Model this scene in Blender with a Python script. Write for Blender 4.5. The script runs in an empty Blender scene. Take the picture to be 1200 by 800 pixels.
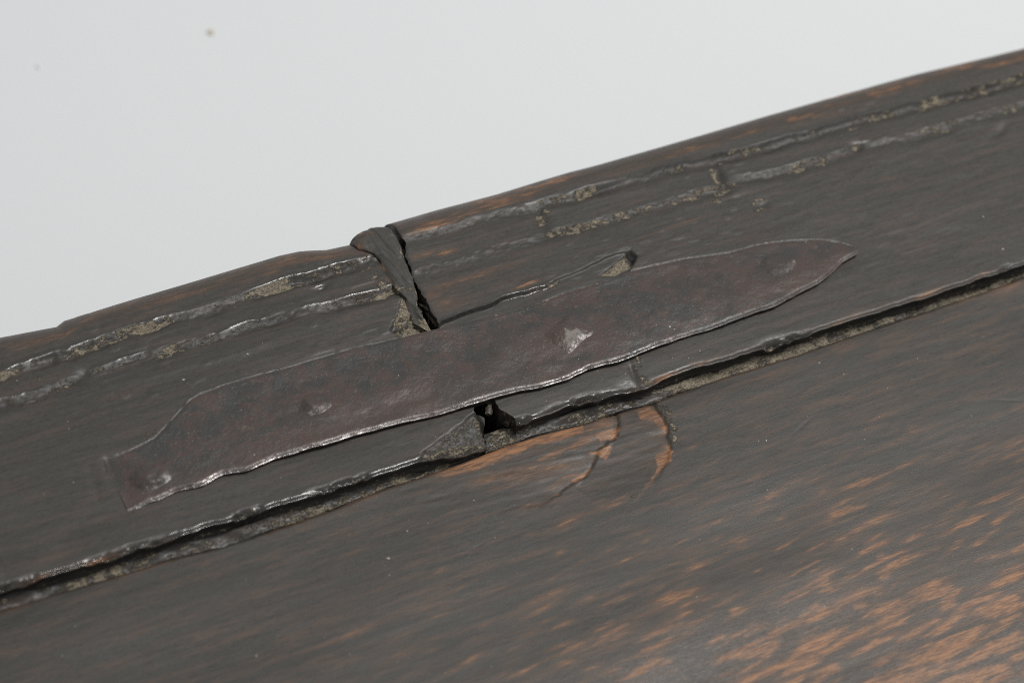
import bpy, math
import numpy as np
from mathutils import Matrix, Vector

scene = bpy.context.scene
COL = scene.collection
R = math.radians
MM = 0.001

# ---------------------------------------------------------------- camera
# x runs along the boards, y across them (away from the viewer), z is up from the rail's top face
FPX, DIST = 3000.0, 0.70
u = np.array([6870.0, 2104.0, -3000.0]); u /= np.linalg.norm(u)
v = np.array([0.612, -1.0, 0.70]); v -= u * (u @ v); v /= np.linalg.norm(v)
ax_y = -v
ax_z = np.cross(u, ax_y)
W2C = np.stack([u, ax_y, ax_z], axis=1)          # columns: world axes seen in camera space
C2W = W2C.T
CAM = C2W @ np.array([0, 0, DIST])

cam_data = bpy.data.cameras.new('camera')
cam = bpy.data.objects.new('camera', cam_data)
COL.objects.link(cam)
m4 = Matrix.Identity(4)
for i in range(3):
    for j in range(3):
        m4[i][j] = float(C2W[i, j])
    m4[i][3] = float(CAM[i])
cam.matrix_world = m4
cam_data.sensor_width = 36.0
cam_data.lens = 36.0 * FPX / 1200.0
cam_data.clip_start = 0.01
cam_data.clip_end = 50.0
cam_data.dof.use_dof = True
cam_data.dof.focus_distance = DIST - 0.004
cam_data.dof.aperture_fstop = 10.5
scene.camera = cam
scene.cycles.use_denoising = False
scene.cycles.filter_width = 0.95
scene.cycles.use_adaptive_sampling = False

# ---------------------------------------------------------------- light
world = bpy.data.worlds.new('World')
scene.world = world
world.use_nodes = True
bg = world.node_tree.nodes['Background']
bg.inputs['Color'].default_value = (0.95, 0.98, 1.0, 1)
bg.inputs['Strength'].default_value = 0.33

def area(name, loc, target, sx, sy, power, color=(1, 1, 1)):
    d = bpy.data.lights.new(name, 'AREA')
    d.shape = 'RECTANGLE'; d.size = sx; d.size_y = sy; d.energy = power; d.color = color
    o = bpy.data.objects.new(name, d); COL.objects.link(o)
    o.location = loc
    o.rotation_euler = (Vector(target) - Vector(loc)).to_track_quat('-Z', 'Y').to_euler()
    return o
area('overhead_softbox', (0.62, -0.08, 1.36), (0, 0, 0), 0.36, 0.42, 17.5, (1.0, 0.985, 0.96))

scene.view_settings.view_transform = 'Standard'
scene.view_settings.look = 'None'
scene.view_settings.exposure = 0.0
scene.view_settings.gamma = 1.0
scene.view_settings.use_curve_mapping = False

# ---------------------------------------------------------------- helpers
def at(px, py, z=0.0):
    """the point of the level plane z that the photograph shows at (px, py)"""
    d = C2W @ np.array([(px - 600.0) / FPX, (400.0 - py) / FPX, -1.0])
    k = (z - CAM[2]) / d[2]
    p = CAM + k * d
    return float(p[0]), float(p[1])

def pts(lst, z=0.0):
    return np.array([at(a, b, z) for a, b in lst])

class Curve:
    """y as a function of x from traced points, level beyond the ends"""
    def __init__(self, lst, z=0.0):
        p = pts(lst, z); p = p[np.argsort(p[:, 0])]
        self.x, self.y = p[:, 0], p[:, 1]
    def __call__(self, x):
        return np.interp(x, self.x, self.y)

def _h(ix, iy, seed):
    n = (ix.astype(np.int64) * 374761393 + iy.astype(np.int64) * 668265263 + seed * 2147483647) & 0xFFFFFFFF
    n = ((n ^ (n >> 13)) * 1274126177) & 0xFFFFFFFF
    n = ((n ^ (n >> 16)) * 2246822519) & 0xFFFFFFFF
    return ((n ^ (n >> 15)) & 0xFFFFFF).astype(np.float64) / 0xFFFFFF

def vnoise(x, y, seed=0):
    ix = np.floor(x); iy = np.floor(y)
    fx = x - ix; fy = y - iy
    fx = fx * fx * fx * (fx * (fx * 6 - 15) + 10); fy = fy * fy * fy * (fy * (fy * 6 - 15) + 10)
    a = _h(ix, iy, seed); b = _h(ix + 1, iy, seed); c = _h(ix, iy + 1, seed); d = _h(ix + 1, iy + 1, seed)
    return (a + (b - a) * fx) * (1 - fy) + (c + (d - c) * fx) * fy

def fbm(x, y, sx, sy, seed=0, octv=4, gain=0.5):
    """-1..1, feature sizes sx by sy in metres"""
    s = 0; a = 1.0; t = 0; fx = 1.0
    for k in range(octv):
        s = s + a * (vnoise(x / sx * fx + 17.3 * k, y / sy * fx - 9.1 * k, seed + k * 31) * 2 - 1)
        t += a; a *= gain; fx *= 2.03
    return s / t * 1.6

def sm(e0, e1, x):
    t = np.clip((x - e0) / (e1 - e0), 0, 1)
    return t * t * (3 - 2 * t)

def dist_poly(X, Y, p, closed=False):
    q = np.vstack([p, p[:1]]) if closed else p
    best = np.full(X.shape, 1e9)
    for a, b in zip(q[:-1], q[1:]):
        d = b - a; L = d @ d + 1e-12
        t = np.clip(((X - a[0]) * d[0] + (Y - a[1]) * d[1]) / L, 0, 1)
        best = np.minimum(best, np.hypot(X - a[0] - t * d[0], Y - a[1] - t * d[1]))
    return best

def inside(X, Y, p):
    r = np.zeros(X.shape, bool)
    n = len(p)
    for i in range(n):
        a, b = p[i], p[(i + 1) % n]
        c = (a[1] > Y) != (b[1] > Y)
        xx = (b[0] - a[0]) * (Y - a[1]) / (b[1] - a[1] + 1e-15) + a[0]
        r ^= c & (X < xx)
    return r

def sdist(X, Y, p):
    d = dist_poly(X, Y, p, True)
    return np.where(inside(X, Y, p), d, -d)      # positive inside

def grid_mesh(name, X, Y, Z, mat, parent=None, attrs=None, close=False):
    n, m = X.shape
    me = bpy.data.meshes.new(name)
    co = np.stack([X, Y, Z], -1).reshape(-1, 3).astype(np.float32)
    me.vertices.add(len(co)); me.vertices.foreach_set('co', co.ravel())
    idx = np.arange(n * m).reshape(n, m)
    q = np.stack([idx[:-1, :-1], idx[:-1, 1:], idx[1:, 1:], idx[1:, :-1]], -1).reshape(-1, 4)
    # make the faces look up
    a, b, c = co[q[:, 0]], co[q[:, 1]], co[q[:, 3]]
    nz = np.cross(b - a, c - a)[:, 2]
    if np.sum(nz) < 0:
        q = q[:, ::-1]
    me.loops.add(q.size); me.loops.foreach_set('vertex_index', q.ravel().astype(np.int32))
    me.polygons.add(len(q))
    me.polygons.foreach_set('loop_start', np.arange(0, q.size, 4, dtype=np.int32))
    me.polygons.foreach_set('loop_total', np.full(len(q), 4, np.int32))
    me.polygons.foreach_set('use_smooth', np.ones(len(q), bool))
    me.update(calc_edges=True)
    for k, val in (attrs or {}).items():
        at_ = me.attributes.new(k, 'FLOAT', 'POINT')
        at_.data.foreach_set('value', np.clip(val, 0, 1).ravel().astype(np.float32))
    me.materials.append(mat)
    o = bpy.data.objects.new(name, me); COL.objects.link(o)
    if parent: o.parent = parent
    return o

# ---------------------------------------------------------------- materials
def nodes(mat):
    mat.use_nodes = True
    nt = mat.node_tree
    return nt, nt.nodes['Principled BSDF']

class NT:
    def __init__(self, name):
        self.m = bpy.data.materials.new(name)
        self.nt, self.b = nodes(self.m)
        self.tc = self.nt.nodes.new('ShaderNodeTexCoord')
    def L(self, a, b): self.nt.links.new(a, b)
    def attr(self, n):
        a = self.nt.nodes.new('ShaderNodeAttribute'); a.attribute_name = n; return a.outputs['Fac']
    def noise(self, scale, detail=4, rough=0.55, rot=0.0, dist=0.0):
        mp = self.nt.nodes.new('ShaderNodeMapping'); self.L(self.tc.outputs['Object'], mp.inputs[0])
        mp.inputs['Scale'].default_value = scale; mp.inputs['Rotation'].default_value = (0, 0, rot)
        n = self.nt.nodes.new('ShaderNodeTexNoise'); self.L(mp.outputs[0], n.inputs['Vector'])
        n.inputs['Scale'].default_value = 1.0; n.inputs['Detail'].default_value = detail
        n.inputs['Roughness'].default_value = rough; n.inputs['Distortion'].default_value = dist
        return n.outputs['Fac']
    def ramp(self, f, lo, hi, a=0.0, b=1.0):
        r = self.nt.nodes.new('ShaderNodeMapRange'); r.interpolation_type = 'SMOOTHSTEP'
        self.L(f, r.inputs['Value'])
        for k, x in zip(('From Min', 'From Max', 'To Min', 'To Max'), (lo, hi, a, b)): r.inputs[k].default_value = x
        return r.outputs[0]
    def math(self, op, a, b):
        n = self.nt.nodes.new('ShaderNodeMath'); n.operation = op
        for i, x in enumerate((a, b)):
            if isinstance(x, (int, float)): n.inputs[i].default_value = x
            else: self.L(x, n.inputs[i])
        return n.outputs[0]
    def mix(self, f, a, b):
        n = self.nt.nodes.new('ShaderNodeMix'); n.data_type = 'RGBA'
        if isinstance(f, (int, float)): n.inputs[0].default_value = f
        else: self.L(f, n.inputs[0])
        for i, x in ((6, a), (7, b)):
            if isinstance(x, tuple): n.inputs[i].default_value = (*x, 1)
            else: self.L(x, n.inputs[i])
        return n.outputs[2]
    def mixf(self, f, a, b):
        n = self.nt.nodes.new('ShaderNodeMix'); n.data_type = 'FLOAT'
        self.L(f, n.inputs[0])
        for i, x in ((2, a), (3, b)):
            if isinstance(x, (int, float)): n.inputs[i].default_value = x
            else: self.L(x, n.inputs[i])
        return n.outputs[0]
    def bump(self, hts):
        prev = None
        for h, st, d in hts:
            n = self.nt.nodes.new('ShaderNodeBump'); self.L(h, n.inputs['Height'])
            n.inputs['Strength'].default_value = st; n.inputs['Distance'].default_value = d
            if prev: self.L(prev, n.inputs['Normal'])
            prev = n.outputs[0]
        self.L(prev, self.b.inputs['Normal'])

def wood_material(name, dark=(0.049, 0.045, 0.039), brown=(0.080, 0.054, 0.043), rough=0.43, grain_rot=0.0, swap=False):
    t = NT(name)
    sc = (lambda a, b, c: (b, a, c)) if swap else (lambda a, b, c: (a, b, c))
    grain = t.noise(sc(45, 900, 300), 5, 0.6)
    blot = t.noise(sc(60, 160, 120), 4, 0.55)
    fine = t.noise((2600, 3200, 3000), 3, 0.6)
    red = t.noise((42, 420, 160), 6, 0.68, 0.0, 0.4)
    c = t.mix(t.ramp(grain, 0.35, 0.7), dark, tuple(x * 0.72 for x in dark))
    c = t.mix(t.math('MULTIPLY', t.ramp(red, 0.47, 0.66), 0.75), c, brown)
    c = t.mix(t.math('MULTIPLY', t.ramp(blot, 0.5, 0.75), 0.5), c, (0.052, 0.051, 0.047))
    c = t.mix(t.ramp(fine, 0.3, 0.75, 0.0, 0.35), c, (0.075, 0.068, 0.062))
    pore = t.noise(sc(260, 3600, 1500), 4, 0.65)
    c = t.mix(t.ramp(pore, 0.54, 0.66, 0.0, 0.65), c, (0.022, 0.018, 0.014))
    mot = t.noise((900, 1500, 1200), 3, 0.7)
    c = t.mix(t.ramp(mot, 0.55, 0.72, 0.0, 0.55), c, (0.068, 0.048, 0.045))
    c = t.mix(t.ramp(t.noise((1100, 1700, 1300), 3, 0.7, 0.3), 0.55, 0.72, 0.0, 0.45), c, (0.044, 0.050, 0.044))
    # worn, paler wood laid bare
    wear = t.attr('wear')
    wn = t.noise(sc(230, 1900, 700), 5, 0.7)
    wf = t.ramp(t.math('ADD', wear, t.math('MULTIPLY', t.math('SUBTRACT', wn, 0.5), 1.3)), 0.22, 0.98)
    wf = t.math('MULTIPLY', wf, t.ramp(wear, 0.02, 0.25))
    wf = t.math('MAXIMUM', wf, t.math('MULTIPLY', wear, 0.40))
    wcol = t.mix(t.ramp(t.noise(sc(200, 1600, 700), 5, 0.7), 0.35, 0.65), (0.135, 0.066, 0.038), (0.330, 0.160, 0.072))
    c = t.mix(wf, c, wcol)
    # black grime, and the shade painted through the same mask
    gm = t.math('MULTIPLY', t.attr('grime_shade'), 0.92)
    c = t.mix(gm, c, t.mix(t.ramp(t.noise((900, 1300, 1100), 4, 0.7), 0.45, 0.7), (0.010, 0.009, 0.008), (0.045, 0.036, 0.028)))
    # pale dust packed into recesses
    dust = t.attr('dust')
    dn = t.noise((620, 1050, 900), 6, 0.72)
    df = t.ramp(t.math('ADD', dust, t.math('MULTIPLY', t.math('SUBTRACT', dn, 0.5), 2.4)), 0.45, 0.72)
    df = t.math('MULTIPLY', df, t.ramp(dust, 0.02, 0.20))
    dcol = t.mix(t.ramp(t.noise((1500, 2100, 1800), 5, 0.75), 0.32, 0.68), (0.075, 0.064, 0.050), (0.35, 0.295, 0.21))
    c = t.mix(df, c, dcol)
    t.L(c, t.b.inputs['Base Color'])
    rn = t.noise((700, 1500, 900), 4, 0.6, grain_rot)
    r = t.ramp(rn, 0.3, 0.7, rough - 0.06, rough + 0.10)
    r = t.mixf(t.attr('grime_shade'), r, 0.72)
    r = t.mixf(t.math('MULTIPLY', t.attr('gloss'), t.ramp(t.noise((420, 900, 700), 4, 0.7), 0.36, 0.46)), r, 0.12)
    r = t.mixf(df, r, 0.8)
    t.L(t.mixf(t.attr('gloss'), 0.5, 0.9), t.b.inputs['Specular IOR Level'])
    t.L(r, t.b.inputs['Roughness'])
    t.bump([(grain, 0.025, 0.0006), (t.noise((300, 2600, 900), 3, 0.6), 0.05, 0.0003), (fine, 0.18, 0.00025), (t.math('MULTIPLY', dn, t.math('ADD', df, t.math('MULTIPLY', t.attr('gloss'), 0.12))), 0.75, 0.0009), (t.noise((2600, 5200, 4000), 4, 0.7, grain_rot), 0.06, 0.00025)])
    return t.m

def iron_material():
    t = NT('wrought_iron')
    a = t.noise((120, 150, 150), 5, 0.62)
    b = t.noise((420, 480, 480), 5, 0.65)
    f = t.noise((2400, 2600, 2600), 4, 0.65)
    c = t.mix(t.ramp(a, 0.42, 0.58), (0.042, 0.040, 0.037), (0.074, 0.050, 0.043))
    c = t.mix(t.ramp(b, 0.46, 0.62, 0.0, 0.8), c, (0.042, 0.043, 0.040))
    c = t.mix(t.ramp(f, 0.5, 0.8, 0.0, 0.6), c, (0.12, 0.105, 0.098))
    c = t.mix(t.math('MULTIPLY', t.attr('wear'), 0.6), c, (0.080, 0.050, 0.042))
    dust = t.attr('dust')
    df = t.ramp(t.math('ADD', dust, t.math('MULTIPLY', t.math('SUBTRACT', f, 0.5), 1.0)), 0.25, 0.75)
    df = t.math('MULTIPLY', df, t.ramp(dust, 0.02, 0.15))
    c = t.mix(df, c, (0.25, 0.22, 0.19))
    c = t.mix(t.math('MULTIPLY', t.attr('grime_shade'), 0.9), c, (0.010, 0.009, 0.008))  # on the strap this is painted shade under its front edge
    t.L(c, t.b.inputs['Base Color'])
    r = t.ramp(b, 0.3, 0.7, 0.38, 0.50)
    r = t.mixf(t.math('MULTIPLY', t.attr('gloss'), t.ramp(t.noise((300, 900, 900), 4, 0.7), 0.34, 0.52)), r, 0.11)
    bare = t.math('MULTIPLY', t.attr('gloss'), t.ramp(t.noise((260, 700, 700), 5, 0.7), 0.40, 0.56, 0.0, 0.65))
    t.L(bare, t.b.inputs['Metallic'])
    c = t.mix(bare, c, (0.34, 0.325, 0.32))
    t.L(c, t.b.inputs['Base Color'])
    r = t.mixf(bare, r, 0.22)
    t.L(t.mixf(df, r, 0.7), t.b.inputs['Roughness'])
    pit = t.ramp(t.noise((900, 1000, 1000), 3, 0.6), 0.30, 0.42)
    t.bump([(a, 0.2, 0.0012), (b, 0.40, 0.0005), (pit, 0.35, 0.0003), (f, 0.25, 0.0002)])
    return t.m

def plain(name, col, rough=0.8):
    t = NT(name)
    n = t.noise((3, 3, 3), 3)
    t.L(t.mix(n, tuple(x * 0.985 for x in col), col), t.b.inputs['Base Color'])
    t.b.inputs['Roughness'].default_value = rough
    return t.m

M_RAIL = wood_material('dark_waxed_wood')
M_PANEL = wood_material('dark_worn_panel_wood', dark=(0.049, 0.045, 0.039), brown=(0.100, 0.061, 0.044), rough=0.45, grain_rot=R(-4))
M_WEDGE = wood_material('grey_wedge_wood', dark=(0.050, 0.047, 0.041), brown=(0.065, 0.055, 0.045), rough=0.5, swap=True)
M_IRON = iron_material()

# ---------------------------------------------------------------- traced lines (photograph pixels laid on their planes)
RN_L, RN_R = 9 * MM, 10 * MM                       # nose radii
SIL = R(50)
def nose_start(lst, r):
    c = Curve(lst, -r * (1 - math.cos(SIL)))
    c.y = c.y - r * math.sin(SIL)
    return c
BACK_L = nose_start([(-150, 434), (0, 395), (20, 391), (67, 382), (76, 375), (200, 338), (327, 300), (350, 295), (383, 293), (415, 286), (470, 276)], RN_L)
BACK_R = nose_start([(440, 268), (473, 258), (510, 247), (583, 228), (670, 202), (700, 194), (825, 158), (950, 121), (1075, 87), (1200, 57), (1300, 30)], RN_R)
FRONT_L = Curve([(-60, 711), (0, 690), (24, 684), (49, 675), (97, 662), (146, 647), (225, 621), (311, 596), (442, 555), (487, 541), (577, 515), (610, 505)])
FRONT_R = Curve([(560, 508), (607, 494), (633, 487), (667, 472), (690, 467), (730, 458), (757, 454), (770, 446), (803, 433), (867, 415), (917, 400), (967, 384), (1060, 354), (1097, 343), (1200, 308), (1300, 275)])
ZP = -6 * MM                                       # panel's top face
PANEL_EDGE = Curve([(-60, 734), (0, 716), (112, 682), (210, 652), (262, 640), (375, 602), (450, 573), (490, 560), (577, 528), (630, 509), (683, 496), (717, 485), (763, 472), (783, 465), (850, 442), (933, 417), (990, 397), (1097, 361), (1200, 325), (1300, 290)], ZP)

L1L = Curve([(-100, 464), (0, 434), (20, 427), (93, 403), (130, 390), (197, 370), (263, 352), (313, 335), (360, 320), (397, 309), (450, 294)])
L2L = Curve([(-100, 494), (0, 467), (33, 459), (87, 441), (120, 427), (230, 396), (300, 376), (397, 351), (450, 337)])
L3L = Curve([(-100, 515), (0, 488), (133, 452), (350, 393), (450, 365)])
L1R = Curve([(480, 275), (617, 241), (667, 226), (700, 217), (755, 203), (820, 185), (900, 166), (1054, 124), (1171, 94), (1200, 86), (1300, 60)])
L2R = Curve([(480, 318), (600, 284), (645, 271), (710, 254), (785, 233), (840, 217), (862, 206), (933, 192), (1000, 170), (1054, 160), (1146, 132), (1200, 118), (1300, 90)])

BREAK_R = pts([(462, 255), (464, 262), (467, 273), (473, 285), (475, 297), (481, 311), (485, 329), (493, 341), (500, 356), (510, 374), (516, 389), (540, 420), (572, 455), (580, 467), (586, 478), (597, 485), (608, 497)])
BREAK_L = pts([(430, 255), (440, 275), (452, 300), (464, 325), (476, 347), (492, 365), (502, 380), (511, 391), (530, 430), (553, 470), (557, 480), (565, 492), (574, 512), (577, 530)])

def xbreak(p, y):
    q = p[np.argsort(p[:, 1])]
    return np.interp(y, q[:, 1], q[:, 0])

def spaced(end_dense, step, end):
    e = [0, 0.06, 0.15, 0.28, 0.45]
    a = np.concatenate([np.array(e) * MM, np.arange(0.7 * MM, end_dense, step)])
    b = a[-1] + (end - a[-1]) * (np.linspace(0, 1, 40)[1:] ** 2)
    return np.concatenate([a, b])

def pt_list_mask(X, Y, lst, z=0.0):
    """soft ellipses: (px, py, half length mm, half width mm, turn degrees, strength)"""
    out = np.zeros(X.shape)
    for px, py, a, b, rot, s in lst:
        cx, cy = at(px, py, z)
        c, sn = math.cos(R(rot)), math.sin(R(rot))
        dx, dy = X - cx, Y - cy
        k = (((dx * c + dy * sn) / (a * MM)) ** 2 + ((-dx * sn + dy * c) / (b * MM)) ** 2)
        out = np.maximum(out, s * np.exp(-k * 1.2))
    return out

# ---------------------------------------------------------------- the strap's heights are needed by the wood under it
S_BOT = [(118, 604), (155, 594), (175, 585), (205, 573), (235, 564), (262, 553), (290, 549), (330, 534), (380, 521), (430, 505), (480, 492), (520, 483), (545, 475), (580, 464), (610, 456), (635, 452), (670, 441), (690, 431), (730, 421), (770, 405), (800, 394), (850, 378), (880, 367), (910, 358), (935, 343), (960, 330), (975, 318), (988, 305), (1003, 297), (1008, 294)]
S_TOP = [(100, 545), (122, 537), (150, 528), (165, 521), (182, 512), (195, 498), (208, 484), (222, 469), (235, 461), (260, 452), (290, 443), (320, 435), (350, 427), (380, 418), (420, 407), (460, 398), (500, 388), (540, 379), (580, 368), (620, 357), (660, 343), (690, 335), (720, 325), (740, 317), (770, 310), (800, 304), (830, 300), (858, 296), (880, 289), (905, 284), (930, 281), (960, 280), (985, 283), (1000, 288), (1008, 294)]
TH = 2.0 * MM
SB, ST = Curve(S_BOT, TH), Curve(S_TOP, 0.3 * MM)
SX0 = at(122, 540, 0.3 * MM)[0]
SX1 = min(at(1007, 294, TH)[0], SB.x[-1], ST.x[-1]) - 0.2 * MM
STRAP_POLY = np.vstack([pts(S_BOT[1:-1]), pts(S_TOP[1:-1])[::-1]])

# ---------------------------------------------------------------- rails
def rail_top(X, Y, side, front, back):
    """height and surface marks of the rail's upper face"""
    sd = 100 if side < 0 else 200
    z = 0.28 * MM * fbm(X, Y, 0.06, 0.03, sd + 1, 2) + 0.05 * MM * fbm(X, Y, 0.03, 0.004, sd + 2, 4) + 0.014 * MM * fbm(X, Y, 0.004, 0.0014, sd + 3, 4)
    z -= 0.07 * MM * sm(0.55, 0.85, vnoise(X / 0.007, Y / 0.004, sd + 4)) * sm(0.4, 0.7, vnoise(X / 0.03, Y / 0.02, sd + 5))
    dust = np.zeros(X.shape); wear = np.zeros(X.shape); grime_shade = np.zeros(X.shape); gloss = np.zeros(X.shape)
    rag = 0.45 * MM * fbm(X, Y * 0, 0.006, 1.0, sd + 6, 4)
    if side < 0:
        lines = [(L1L, 1.55, 1.35), (L2L, 1.15, 1.2)]
    else:
        lines = [(L1R, 1.2, 0.75), (L2R, 0.60, 0.80)]
    for k, (c, depth, du) in enumerate(lines):
        d = Y - c(X) - rag * (1 if k else 1.2)
        var = 0.72 + 0.62 * fbm(X, Y * 0, 0.016, 1, sd + 10 + k, 4)
        if side > 0 and k == 1:
            var = var * (0.35 + 0.65 * sm(at(585, 285)[0], at(650, 270)[0], X))
        if side < 0 and k == 1:        # short break in the second groove near the photograph's left side
            gx = at(103, 436)[0]
            var = var * (1 - 0.85 * np.exp(-((X - gx) / (3 * MM)) ** 2))
        if side > 0 and k == 0:
            var = var * (0.25 + 0.75 * sm(at(600, 245)[0], at(700, 217)[0], X))
        near = sm(-5.0 * MM, -2.2 * MM, d)
        far = 1 - sm(-2.0 * MM, 0.7 * MM, d)
        z -= depth * MM * np.clip(var, 0.1, 1.4) * near * far
        patch = sm(0.30, 0.62, vnoise(X / 0.011, Y / 0.02, sd + 20 + k)) * 0.62 + 0.38
        band = sm(-3.4 * MM, -2.2 * MM, d + 0.8 * MM * fbm(X, Y, 0.005, 0.003, sd + 18, 3)) * (1 - sm(0.0 * MM, 0.5 * MM, d))
        dust = np.maximum(dust, du * band * patch * (0.25 + 1.0 * vnoise(X / 0.0024, Y / 0.0013, sd + 25 + k)) * np.clip(var, 0.2, 1))
        z += (0.20 if side < 0 else 0.13) * MM * band * fbm(X, Y, 0.0028, 0.0016, sd + 36, 3)
        grime_shade = np.maximum(grime_shade, 0.55 * band * np.clip(var, 0.2, 1) * (0.4 + 0.6 * vnoise(X / 0.006, Y / 0.002, sd + 38)))
        glb = np.exp(-((d - 0.55 * MM) / (0.55 * MM)) ** 2)
        gloss = np.maximum(gloss, glb * (0.9 if side < 0 else 0.3) * sm(0.40, 0.62, vnoise(X / 0.009, Y * 0, sd + 30 + k)))
        if side > 0 and k == 0:
            grime_shade = np.maximum(grime_shade, np.exp(-((d + 0.1 * MM) / (0.9 * MM)) ** 2) * sm(at(640, 230)[0], at(760, 200)[0], X))  # shade under the nose's overhang, painted as a dark line
    # faint third ridge / grain steps along the rail
    if side < 0:
        d = Y - L3L(X) - 0.6 * rag
        z += 0.16 * MM * np.exp(-(d / (1.3 * MM)) ** 2) * sm(-0.2, 0.3, fbm(X, Y * 0, 0.04, 1, 141, 2))
    # lumps of old dirt beside the grooves
    lump = sm(0.62, 0.85, vnoise(X / 0.0035, Y / 0.0022, sd + 40))
    back_zone = sm(0.45, 0.6, (Y - front) / (back - front))
    z += 0.10 * MM * lump * back_zone * sm(0.5, 0.7, vnoise(X / 0.02, Y / 0.02, sd + 41))
    # rubbed nose: brown wood shows through
    nz = sm(-3 * MM, 1 * MM, Y - back)
    wear = np.maximum(wear, nz * 0.55 * sm(0.50, 0.8, vnoise(X / 0.018, Y / 0.003, sd + 50) * 0.7 + 0.3 * vnoise(X / 0.004, Y / 0.001, sd + 51)))
    # front arris: worn bright, with brown rubs
    df = Y - front
    arr = 1 - sm(0.8 * MM, 1.6 * MM, df)
    gl_x = 1.0 if side < 0 else 0
    if side < 0:
        gw = 0.65 + 0.35 * sm(0.35, 0.6, vnoise(X / 0.012, Y * 0, 160))
    else:
        gw = (1 - sm(at(780, 440)[0], at(900, 405)[0], X)) * sm(0.3, 0.6, vnoise(X / 0.01, Y * 0, 260))
    gloss = np.maximum(gloss, arr * gw)
    wear = np.maximum(wear, (0.25 if side < 0 else sm(at(750, 455)[0], at(800, 435)[0], X)) * (1 - sm(0.5 * MM, 2.5 * MM, df)) * 0.55 * sm(0.70, 0.86, vnoise(X / 0.016, Y / 0.004, sd + 52)))
    z -= 0.60 * MM * (1 - sm(0, 1.5 * MM, df)) ** 2
    # chips along the front arris
    ch = sm(0.62, 0.8, vnoise(X / 0.010, Y * 0, sd + 60))
    z -= (0.8 + 0.9 * fbm(X, Y, 0.0022, 0.0009, sd + 61, 4)) * MM * ch * (1 - sm(0, 2.0 * MM, df))
    dust = np.maximum(dust, 0.42 * ch * (1 - sm(0, 2.2 * MM, df)))
    grime_shade = np.maximum(grime_shade, 0.5 * ch * (1 - sm(0.2 * MM, 2.2 * MM, df)))
    # dust caught along the iron strap
    ds = dist_poly(X, Y, STRAP_POLY, True)
    ins = inside(X, Y, STRAP_POLY)
    low = Y < (SB(X) + ST(X)) / 2
    dpatch = sm(0.35, 0.75, vnoise(X / 0.009, Y / 0.006, sd + 70))
    dust = np.maximum(dust, np.where(low, 0.55, 0.35) * np.exp(-ds / np.where(low, 1.3 * MM, 0.6 * MM)) * dpatch)
    grime_shade = np.maximum(grime_shade, 0.8 * np.exp(-ds / (0.45 * MM)) * low)  # dark line of painted shade below the strap's front edge
    # the wood lies under the strap
    z = np.where(ins, np.minimum(z, 0) - 0.3 * MM, z)
    z -= 0.16 * MM * np.exp(-ds / (0.6 * MM)) * ~ins * (~low) * sm(0.3, 0.7, vnoise(X / 0.012, Y / 0.012, sd + 71))
    if side > 0:
        tipz = sm(at(850, 380)[0], at(940, 340)[0], X)
        dust = np.maximum(dust, 0.8 * np.exp(-ds / (1.8 * MM)) * low * tipz * dpatch)
        # the shallow bed the strap was let into, with its ragged far edge
        bed = pts([(505, 392), (517, 377), (545, 366), (580, 354), (592, 347), (620, 341), (640, 335), (652, 327), (690, 312), (720, 296), (733, 294), (745, 305), (738, 318), (700, 332), (650, 350), (560, 380)])
        s = sdist(X, Y, bed) + 0.25 * MM * fbm(X, Y, 0.003, 0.003, 271, 3)
        bd = sm(-0.25 * MM, 0.35 * MM, s) * (1 - 0.55 * sm(at(590, 350)[0], at(660, 325)[0], X))
        z -= 1.5 * MM * bd
        edge = pts([(515, 377), (545, 366), (580, 354), (592, 347), (620, 341), (640, 335), (652, 327), (690, 312), (720, 296)])
        de = dist_poly(X, Y, edge)
        grime_shade = np.maximum(grime_shade, np.exp(-(de / (0.7 * MM)) ** 2) * (1 - 0.7 * sm(at(580, 350)[0], at(600, 345)[0], X)))  # darker line along the bed's far edge
        gloss = np.maximum(gloss, 0.9 * np.exp(-(de / (0.9 * MM)) ** 2) * sm(at(585, 350)[0], at(600, 347)[0], X) * (1 - sm(at(640, 335)[0], at(655, 328)[0], X)))
        pit = pts([(700, 322), (715, 312), (738, 292), (748, 300), (742, 312), (722, 322)])
        sp = sdist(X, Y, pit)
        z -= 1.3 * MM * sm(-0.2 * MM, 1.2 * MM, sp)
        dust = np.maximum(dust, 0.9 * sm(-0.5 * MM, 0.6 * MM, sp) * (1 - sm(at(734, 303)[0], at(741, 303)[0], X)))
        grime_shade = np.maximum(grime_shade, sm(-0.3 * MM, 0.3 * MM, sp) * sm(at(736, 303)[0], at(741, 303)[0], X))  # shadowed crack at the pit's right end, painted dark
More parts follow.
